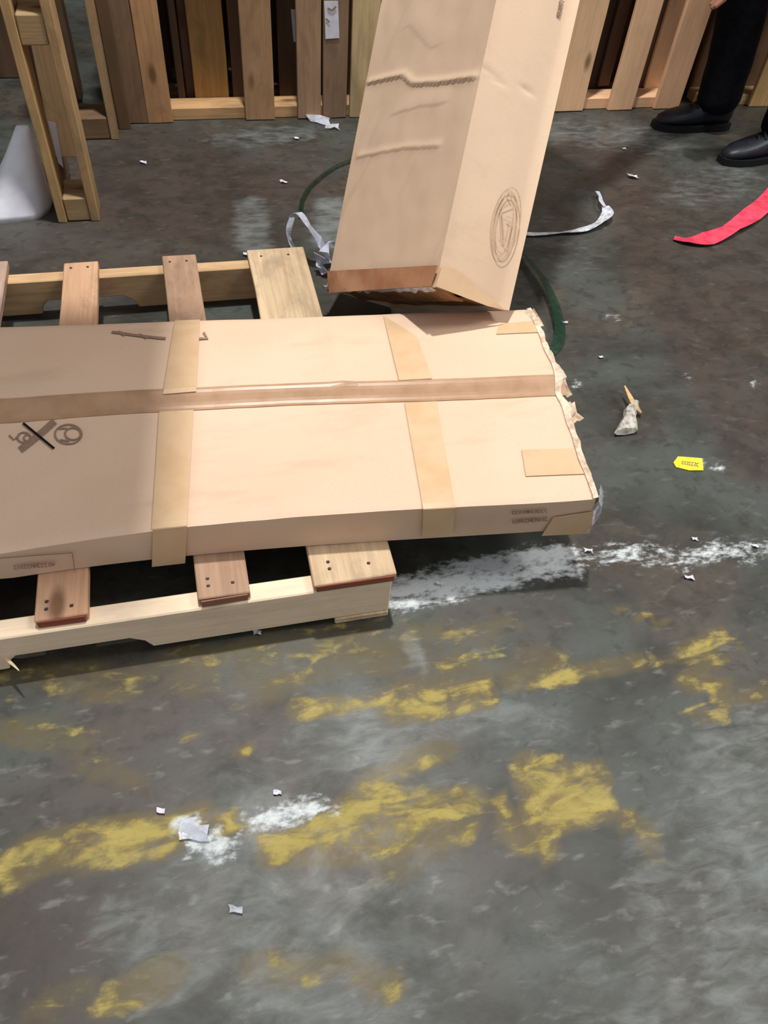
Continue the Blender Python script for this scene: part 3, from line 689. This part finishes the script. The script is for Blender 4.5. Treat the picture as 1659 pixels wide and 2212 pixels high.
# deeper layers of the same stack, glimpsed as dark boards in the gaps
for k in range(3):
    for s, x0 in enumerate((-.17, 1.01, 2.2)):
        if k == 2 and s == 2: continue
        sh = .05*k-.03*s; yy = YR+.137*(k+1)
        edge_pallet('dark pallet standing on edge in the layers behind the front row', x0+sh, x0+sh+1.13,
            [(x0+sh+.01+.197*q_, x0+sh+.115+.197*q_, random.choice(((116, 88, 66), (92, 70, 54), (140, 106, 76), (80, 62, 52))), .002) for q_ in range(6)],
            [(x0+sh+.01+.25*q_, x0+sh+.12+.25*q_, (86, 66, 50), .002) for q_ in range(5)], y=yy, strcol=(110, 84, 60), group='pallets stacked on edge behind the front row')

# two pallets end-on at the left, beside the row
def side_pallet(label, xl, xr, y0, cl, cr, cb, depth=1.0, hgt=1.1, inner=None, nb=5, extra=None):
    t = thing('upright_pallet', ((xl+xr)/2, y0+depth/2, 0), label, 'pallet')
    b = .024
    for k, yy in enumerate(np.linspace(0, depth-.1, nb)):
        w = .1
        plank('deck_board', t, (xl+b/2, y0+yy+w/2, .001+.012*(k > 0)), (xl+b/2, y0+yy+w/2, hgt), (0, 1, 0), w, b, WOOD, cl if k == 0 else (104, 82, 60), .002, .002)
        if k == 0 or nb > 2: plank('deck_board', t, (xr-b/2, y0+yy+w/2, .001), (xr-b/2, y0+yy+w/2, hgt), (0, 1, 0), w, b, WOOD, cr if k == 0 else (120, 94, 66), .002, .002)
    for z in (.036, .5, 1.05):
        for yy in ((.062,) if nb < 3 else (.062, depth/2, depth-.07)):
            plank('block', t, ((xl+b), y0+yy, z), (xr-b, y0+yy, z), (0, 1, 0), .115, .07, WOOD, cb, .004, .004)
    if extra: plank('deck_board', t, *extra, (1, 0, 0), .04, .018, WOOD, (98, 78, 56), .002, .002)
    if inner: plank('inner_board', t, inner[0], inner[1], (1, 0, 0), inner[2], .018, WOOD, (176, 146, 108), .002, .003)
    return t
xl = at(122, 455, .03)[0]; xr = at(216, 474, 0)[0]; y0 = at(215, 478)[1]
ib = aty(140, 336, y0+.16); it = aty(95, 60, y0+.16)
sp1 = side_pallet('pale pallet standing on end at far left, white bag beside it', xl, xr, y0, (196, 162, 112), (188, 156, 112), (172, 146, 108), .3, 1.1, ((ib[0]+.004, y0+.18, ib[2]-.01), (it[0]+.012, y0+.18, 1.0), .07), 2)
mk_ = [aty(104, 262, y0+.14), aty(120, 266, y0+.14), aty(137, 362, y0+.14), aty(126, 352, y0+.14)]
link('paper_label', solid_patch('paper_label', [[mk_[0], mk_[1]], [mk_[3], mk_[2]]], (0, -1, 0), .001), WHITE_PAPER, sp1, tuple(mk_[3]))['label'] = 'narrow white sheet inside the pallet'
p2 = at(246, 302)
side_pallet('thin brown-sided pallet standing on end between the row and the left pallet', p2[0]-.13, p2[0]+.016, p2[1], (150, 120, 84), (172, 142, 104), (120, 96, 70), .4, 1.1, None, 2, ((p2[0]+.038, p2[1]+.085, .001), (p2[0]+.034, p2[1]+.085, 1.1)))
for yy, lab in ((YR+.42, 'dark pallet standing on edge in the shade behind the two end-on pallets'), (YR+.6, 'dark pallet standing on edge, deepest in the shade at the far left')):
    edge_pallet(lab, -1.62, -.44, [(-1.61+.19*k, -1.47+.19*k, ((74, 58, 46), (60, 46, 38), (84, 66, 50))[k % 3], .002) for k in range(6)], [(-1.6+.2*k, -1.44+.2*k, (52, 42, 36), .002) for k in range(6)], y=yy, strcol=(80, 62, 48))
# ------------------------------------------------------------------ white bag slumped left of the pallet
def white_bag():
    y = y0+.11; ap = aty(46, 262, y+.03); bl = at(-60, 466)[0]; br = at(117, 464)[0]-.004
    V = []; F = []; nz, na = 14, 28
    for i in range(nz+1):
        f = i/nz; z = ap[2]*f
        wl = bl+(ap[0]-.012-bl)*f**.8; wr = br+(ap[0]+.022-br)*f; cx = (wl+wr)/2; rx = (wr-wl)/2*(1.02 if i else .98); ry = .085*(1-f)**.9+.010
        for k in range(na):
            q = 2*math.pi*k/na; w = 1+.06*mnoise.noise((math.cos(q)*2, math.sin(q)*2, f*5))*(1-f)
            x = cx+rx*math.copysign(abs(math.cos(q))**.8, math.cos(q))*min(w, 1.02); yy = y+ry*math.sin(q)*w+.006*mnoise.noise((q*2, f*9, 3))
            V.append((min(x, br), yy, max(z, 0)))
    for i in range(nz):
        for k in range(na): F.append((i*na+k, i*na+(k+1) % na, (i+1)*na+(k+1) % na, (i+1)*na+k))
    F.append(tuple(range(na-1, -1, -1))); F.append(tuple(range(nz*na, (nz+1)*na)))
    o = link('white_bag', mesh('white_bag', V, F, True), WHITE_BAG, None, ((bl+br)/2, y, 0))
    tag(o, 'white plastic bag slumped on the floor at the left edge against the pallet', 'bag')
white_bag()

# ------------------------------------------------------------------ litter on the floor
def flat(name, px, wid, m, label, cat, z=.0015, zs=None, thk=.0015, twist=None, group=None, sub=6):
    pts = [at(x, y, z if zs is None else zs[i]) for i, (x, y) in enumerate(px)]
    o = link(name, ribbon(name, pts, wid, thk=thk, twist=twist, sub=sub), m, None, tuple(pts[0])); return tag(o, label, cat, group)
flat('plastic_strap', [(1090, 502), (1150, 506), (1215, 502), (1260, 496), (1295, 480), (1312, 462), (1308, 446)], [.028, .029, .03, .033, .04, .04, .02], WHITE_STRAP, 'white plastic strap curling out from behind the tall carton', 'strap', zs=[.004, .004, .006, .006, .012, .018, .02], twist=[.3, .2, .5, .2, .6, .3, .2])
flat('plastic_wrapper', [(1306, 446), (1298, 434), (1296, 424), (1290, 414)], [.01, .014, .01, .014], FILM_W, 'small clear wrapper at the curled tip of the white strap', 'wrapper', zs=[.024, .022, .018, .016])
flat('pink_tape', [(1456, 514), (1485, 519), (1530, 515), (1580, 492), (1625, 462), (1659, 432), (1690, 395), (1700, 360)], [.03, .052, .056, .06, .064, .066, .066, .06], PINK, 'bright pink plastic tape strip lying on the floor at right', 'tape', zs=[.003, .006, .012, .010, .014, .012, .01, .008], twist=[.1, .3, -.2, .3, -.15, .2, .1, 0])
tg_ = thing('yellow_tag', at(1486, 1002, 0), 'small yellow tag with faint print lying on the dark floor', 'tag')
Q = [at(1454, 1000, .001), at(1464, 987, .001), at(1516, 991, .001), at(1519, 1017, .001), at(1488, 1017, .001), at(1460, 1010, .001)]
V = [np.array(p)+np.array([0, 0, .002]) for p in Q]+Q; n = 6
link('tag_body', mesh('tag_body', V, [tuple(range(n-1, -1, -1)), tuple(range(n, 2*n))]+[(i, (i+1) % n, n+(i+1) % n, n+i) for i in range(n)]), YELLOW, tg_)
link('printed_text', strokes_mesh('printed_text', lambda x, y, o: at(x, y, o), zig(1472, 999, 1510, 1004, 7, 7, 11), 1.6, .0034, UP), INK, tg_)
# splintered scrap of wood with a pale stub
wd = thing('wood_scrap', at(1358, 925, 0), 'splintered scrap of pale wood with a flared white stub', 'scrap')
def cone_scrap():
    rows = [((1352, 932), 30, .008), ((1356, 918), 24, .010), ((1360, 900), 16, .014), ((1364, 885), 20, .016), ((1369, 876), 12, .018)]; V = []; F = []; na = 8
    for (p, w, h) in rows:
        c = at(*p, .012); r = w/FPX*1.72
        for k in range(na):
            q = 2*math.pi*k/na; j = 1+.2*mnoise.noise((p[1], k*1.7, 2)); V.append((c[0]+r*math.cos(q)*j, c[1]+.10*r*math.sin(q), max(.0005, .012+h*math.sin(q)*j)))
    for i in range(len(rows)-1):
        for k in range(na): F.append((i*na+k, i*na+(k+1) % na, (i+1)*na+(k+1) % na, (i+1)*na+k))
    F.append(tuple(range(na-1, -1, -1))); F.append(tuple(range((len(rows)-1)*na, len(rows)*na))); return mesh('stub', V, F)
link('stub', cone_scrap(), mat_simple('grey_white_stub', (196, 192, 182), .7, .2, .4, (130, 126, 116), 70, .4), wd)
pts = [at(1348, 836, .03), at(1358, 856, .026), at(1370, 878, .02), at(1382, 893, .01)]
o = link('splinter', ribbon('splinter', pts, [.003, .010, .016, .006], thk=.005), WOOD, wd); o.color = lin((214, 180, 130))
pts = [at(1384, 893, .006), at(1370, 886, .012), at(1362, 900, .014)]
o = link('splinter', ribbon('splinter', pts, [.003, .012, .010], thk=.004), WOOD, wd); o.color = lin((226, 204, 160))
# green strapping loop round the foot of the tall carton
gp = [(650, 470), (654, 430), (680, 392), (740, 352), (840, 330), (960, 360), (1060, 450), (1130, 545), (1175, 605), (1202, 670), (1208, 730), (1180, 775)]
flat('green_strap', gp, [.014, .016, .016, .014, .014, .014, .016, .02, .026, .032, .034, .022], GREEN, 'translucent green strapping loop on the floor behind the tall carton', 'strap', zs=[.006, .008, .01, .01, .01, .01, .012, .02, .024, .02, .012, .004], twist=[.5, .5, .4, .3, .3, .3, .3, .5, .4, .3, .3, .3])
# white film scrap at the pallet corner
fm = thing('film_scrap', at(690, 560, 0), 'crumpled white plastic film bunched up at the far pallet corner', 'plastic')
ms = [ribbon('f', [at(628, 470, .10), at(645, 460, .13), at(668, 490, .11), at(690, 522, .07), at(712, 556, .02)], [.012, .022, .03, .042, .05], (0, -.3, 1), .0012, twist=[.6, .3, .7, .2, .5], sub=4),
      ribbon('f', [at(700, 545, .06), at(706, 528, .07), at(718, 522, .07), at(724, 530, .05)], [.03, .02, .018, .01], thk=.0012, twist=[0, .8, .3, .6], sub=4),
      ribbon('f', [at(690, 552, .06), at(700, 570, .03), at(690, 585, .01)], [.05, .05, .04], thk=.0012, twist=[.2, .5, .1], sub=4)]
link('film', join_meshes('film', ms), FILM_W, fm)
link('film_loop', join_meshes('film_loop', [ribbon('f', [at(632, 468, .09), at(624, 495, .06), at(626, 520, .03), at(640, 545, .012)], [.014, .018, .016, .02], thk=.001, twist=[.3, .8, .5, .2], sub=4)]), FILM, fm)
def scrap(px, py, size, m, label, cat='scrap', seed=1, name='plastic_scrap', group=None):
    c = at(px, py, .002); r = random.Random(seed); G = []
    for i in range(4):
        G.append([c+np.array([(i-1.5)*size*.33+r.uniform(-.1, .1)*size, (j-1)*size*.3+r.uniform(-.12, .12)*size+(i-1.5)*-.12*size, r.uniform(0, .28)*size]) for j in range(3)])
    o = link(name, solid_patch(name, G, (0, 0, 1), .001), m, None, tuple(c)); return tag(o, label, cat, group)
scrap(688, 262, .075, FILM, 'crumpled clear plastic lying at the foot of the back row of pallets', 'plastic', 2)
scrap(716, 276, .05, FILM, 'smaller scrap of clear plastic just in front of the one at the pallet feet', 'plastic', 9)
scrap(510, 1966, .017, FILM, 'clear plastic scrap alone on the near floor, bottom left', 'plastic', 3)
scrap(420, 1797, .04, FILM, 'crinkled white plastic scrap in the yellow paint patch', 'plastic', 4)
scrap(1486, 1248, .018, WHITE_PAPER, 'white paper chip at the right end of the white powder streak', 'paper', 5)
scrap(536, 552, .025, WHITE_PAPER, 'tiny white scrap at the far edge of the flat pallet', 'paper', 6)
for k, (x, y, s) in enumerate(((1366, 383, .035), (1298, 772, .012), (1348, 322, .014), (640, 300, .018), (612, 394, .022), (310, 352, .02), (1500, 1165, .012), (950, 1262, .012), (600, 1712, .012), (348, 1752, .012), (556, 1368, .014), (1220, 697, .014), (1270, 1190, .016), (1630, 1180, .012))):
    scrap(x, y, s, WHITE_PAPER, 'tiny pale chip scattered loose on the dark concrete floor', 'chip', 20+k, 'paper_chip', 'pale chips scattered over the floor')

# ------------------------------------------------------------------ the person at the right, bending to hold the tall carton
per = thing('person', (2.05, 2.6, 0), 'person in black trousers and black shoes standing at the right edge', 'person')
t1 = at(1412, 276); t2 = at(1556, 352)
A1 = np.array([t1[0]+.225, t1[1]-.015, .085]); A2 = np.array([t2[0]+.235, t2[1]+.03, .085])
HP = np.array([2.22, 2.60, .90])
grip = L2W(-.22, W2+.06, 1.12)
def person_body():
    V = []; E = []; R = []; M = []
    def add(p, r, par=None, m=0):
        V.append(tuple(map(float, p))); R.append(r); M.append(m)
        if par is not None: E.append((par, len(V)-1))
        return len(V)-1
    hip = add(HP, (.15, .13)); 
    kx = aty(1592, 20, A1[1])[0]
    # legs
    for A, dy in ((A1, .09), (A2, -.09)):
        hj = add(HP+np.array([-.01, dy, -.09]), (.095, .095), hip)
        knee = A+np.array([.0, 0, .40]); knee[0] = kx if A is A1 else A[0]*.72+HP[0]*.28-.05; knee[1] = A[1]*.7+(HP[1]+dy)*.3
        md = (np.array(V[hj])+knee)/2
        a = add(md, (.10, .096), hj); b = add(knee, (.092, .088), a)
        c = add(knee*.5+A*.5+np.array([.012, 0, 0]), (.088, .084), b); d = add(A+np.array([.004, 0, .03]), (.094, .082), c); add(A+np.array([.0, 0, -.03]), (.092, .078), d)
    # torso bends forward toward the carton
    w1 = add(HP+np.array([-.11, -.0, .12]), (.14, .12), hip, 1); ch = add(HP+np.array([-.30, -.02, .27]), (.17, .13), w1, 1); up = add(HP+np.array([-.44, -.03, .37]), (.13, .11), ch, 1)
    nk = add(HP+np.array([-.53, -.03, .46]), (.058, .058), up, 2)
    sh = []
    for dy in (.17, -.17): sh.append(add(np.array(V[up])+np.array([.02, dy, -.02]), (.075, .07), up, 1))
    # far hand holds the carton, near hand hangs by the knee
    el = (np.array(V[sh[0]])+grip)/2+np.array([.05, .03, -.09]); e1 = add(el, (.05, .05), sh[0], 1); wr1 = grip+np.array([.11, .02, -.03]); w_ = add(wr1, (.034, .03), e1, 2)
    hd = aty(1562, -2, 2.45); wr2 = hd+np.array([.02, 0, .13])
    el2 = (np.array(V[sh[1]])+wr2)/2+np.array([.07, -.03, 0]); e2 = add(el2, (.05, .05), sh[1], 1); w2 = add(wr2, (.034, .03), e2, 2)
    for wi, hand, fd, sd in ((w_, grip, np.array([-1, .05, .12]), np.array([0, .25, 1.])), (w2, hd, np.array([-.12, 0, -1.]), np.array([0.3, 1., 0]))):
        fd = fd/np.linalg.norm(fd); sd = sd-fd*(sd@fd); sd /= np.linalg.norm(sd); nd = np.cross(fd, sd)
        base = np.array(V[wi]); pm = add(base+fd*.05, (.036, .024), wi, 2)
        for k, (o_, L) in enumerate(((-.03, .075), (-.01, .086), (.011, .082), (.031, .064))):
            k0 = add(base+fd*.09+sd*o_, (.011, .011), pm, 2); k1 = add(base+fd*(.09+L*.45)+sd*o_*1.05-nd*.010, (.0095, .0095), k0, 2); add(base+fd*(.09+L*.85)+sd*o_-nd*.032, (.008, .008), k1, 2)
        th0 = add(base+fd*.035-sd*.042-nd*.01, (.013, .013), pm, 2); add(base+fd*.085-sd*.062-nd*.03, (.010, .010), th0, 2)
    me = bpy.data.meshes.new('skel'); me.from_pydata(V, E, []); me.update()
    ob = bpy.data.objects.new('skel', me); COL.objects.link(ob)
    md = ob.modifiers.new('skin', 'SKIN'); md.use_smooth_shade = True; ob.modifiers.new('sub', 'SUBSURF').levels = 2
    for i, sv in enumerate(me.skin_vertices[0].data): sv.radius = R[i] if hasattr(R[i], '__len__') else (R[i], R[i]); sv.use_root = (i == 0)
    dg = bpy.context.evaluated_depsgraph_get(); dg.update(); ev = ob.evaluated_get(dg); out = bpy.data.meshes.new_from_object(ev)
    bpy.data.objects.remove(ob)
    Vn = np.array(V)
    segs = [(Vn[a], Vn[b], M[b]) for a, b in E]
    out.materials.clear()
    for m in (BLACK_CLOTH, SHIRT, SKIN): out.materials.append(m)
    for v in out.vertices:
        n = mnoise.noise((v.co.x*9, v.co.y*9, v.co.z*14)); 
        if v.co.z < .8: v.co += Vector(v.normal)*.006*n
    for p in out.polygons:
        c = np.array(p.center); best = min(segs, key=lambda s: np.linalg.norm(c-(s[0]+(s[1]-s[0])*np.clip(((c-s[0])@(s[1]-s[0]))/((s[1]-s[0])@(s[1]-s[0])+1e-9), 0, 1))))
        p.material_index = best[2]; p.use_smooth = True
    return out, np.array(V[nk])
bm_, neck = person_body()
link('body', bm_, None, per)
def head():
    c = neck+np.array([-.085, 0, .09]); rot = Matrix.Rotation(math.radians(-35), 3, 'Y')   # looking down and left
    V = []; F = []; nl, na = 16, 24
    def place(l): return np.array(rot @ Vector(l))+c
    for i in range(nl+1):
        ph = math.pi*i/nl
        for k in range(na):
            q = 2*math.pi*k/na; x = -math.sin(ph)*math.cos(q); y = math.sin(ph)*math.sin(q); z = math.cos(ph)
            r = np.array([x*.098, y*.076, z*.118])
            if z < 0: r[1] *= 1-.28*z*z; r[0] *= 1-.12*z*z
            if x < -.5:
                r[0] -= .022*math.exp(-((y/.2)**2+((z+.12)/.22)**2)); r[0] += .008*math.exp(-((abs(y)-.4)/.16)**2-((z-.05)/.14)**2); r[0] -= .006*math.exp(-(y/.35)**2-((z+.52)/.1)**2)
            V.append(place(r))
    for i in range(nl):
        for k in range(na): F.append((i*na+k, (i+1)*na+k, (i+1)*na+(k+1) % na, i*na+(k+1) % na))
    hd = link('head', mesh('head', V, F, True), SKIN, per)
    H = []; HF = []
    for i in range(9):
        ph = math.pi*.56*i/8
        for k in range(na):
            q = 2*math.pi*k/na; x = -math.sin(ph)*math.cos(q); lim = 1 if x > -.45 else .72
            ph2 = ph*lim; x = -math.sin(ph2)*math.cos(q); y = math.sin(ph2)*math.sin(q); z = math.cos(ph2)
            H.append(place(np.array([x*.106, y*.084, z*.127])))
    for i in range(8):
        for k in range(na): HF.append((i*na+k, (i+1)*na+k, (i+1)*na+(k+1) % na, i*na+(k+1) % na))
    link('hair', mesh('hair', H, HF, True), HAIR, per)
    def ball(nm, l, r, m, par=per):
        bm = bmesh.new(); bmesh.ops.create_uvsphere(bm, u_segments=10, v_segments=8, radius=1)
        bmesh.ops.scale(bm, vec=r, verts=bm.verts); bmesh.ops.rotate(bm, matrix=rot, verts=bm.verts); bmesh.ops.translate(bm, vec=Vector(place(l)), verts=bm.verts)
        me = bpy.data.meshes.new(nm); bm.to_mesh(me); bm.free(); me.shade_smooth(); return link(nm, me, m, par)
    for s in (-1, 1):
        e = ball('eye', np.array([-.084, s*.031, .006]), (.011, .013, .010), EYE, hd); ball('ear', np.array([.005, s*.078, -.005]), (.020, .009, .032), SKIN, hd)
        ball('pupil', np.array([-.0935, s*.031, .004]), (.003, .005, .005), PUPIL, hd)
    ball('mouth', np.array([-.094, 0, -.062]), (.006, .024, .007), LIPS, hd)
head()
def shoe(toe, ang, L=.30):
    secs = [(0, .012, .034), (.015, .030, .048), (.05, .044, .062), (.10, .049, .074), (.15, .046, .088), (.19, .042, .104), (.22, .041, .118), (.26, .040, .120), (.285, .034, .114), (.30, .020, .098)]
    c, s = math.cos(ang), math.sin(ang); V = []; F = []; na = 14
    for d, w, h in secs:
        for k in range(na):
            q = 2*math.pi*k/na; y = w*math.copysign(abs(math.cos(q))**.75, math.cos(q)); z = .014+(h-.014)*(.5+.5*math.sin(q)) if True else 0
            z = .014+(h-.014)*(max(0, .5+.5*math.sin(q)))**.9
            V.append((toe[0]+d*c-y*s, toe[1]+d*s+y*c, z))
    for i in range(len(secs)-1):
        for k in range(na): F.append((i*na+k, i*na+(k+1) % na, (i+1)*na+(k+1) % na, (i+1)*na+k))
    F.append(tuple(range(na-1, -1, -1))); F.append(tuple(range((len(secs)-1)*na, len(secs)*na)))
    up = link('shoe', mesh('shoe', V, F, True), SHOE, per)
    P = [(d, w+.004) for d, w, h in secs]; P[0] = (-.006, .02); P[-1] = (.305, .028)
    out = [(d, w) for d, w in P]+[(d, -w) for d, w in P[::-1]]; n = len(out)
    SV = [(toe[0]+d*c-y*s, toe[1]+d*s+y*c, .0005) for d, y in out]+[(toe[0]+d*c-y*s, toe[1]+d*s+y*c, .024) for d, y in out]
    link('sole', mesh('sole', SV, [tuple(range(n)), tuple(range(2*n-1, n-1, -1))]+[(i, n+i, n+(i+1) % n, (i+1) % n) for i in range(n)]), SOLE, up)
    for k in range(4):
        d = .125+.022*k; h = .083+.012*k
        pts = [(toe[0]+(d+.006*a)*c-a*.026*s, toe[1]+(d+.006*a)*s+a*.026*c, h-.014*abs(a)+.001) for a in (-1, -.5, 0, .5, 1)]
        link('lace', ribbon('lace', pts, .007, thk=.003, sub=2), SOLE, up)
shoe(t1, -.05); shoe(t2, .12)
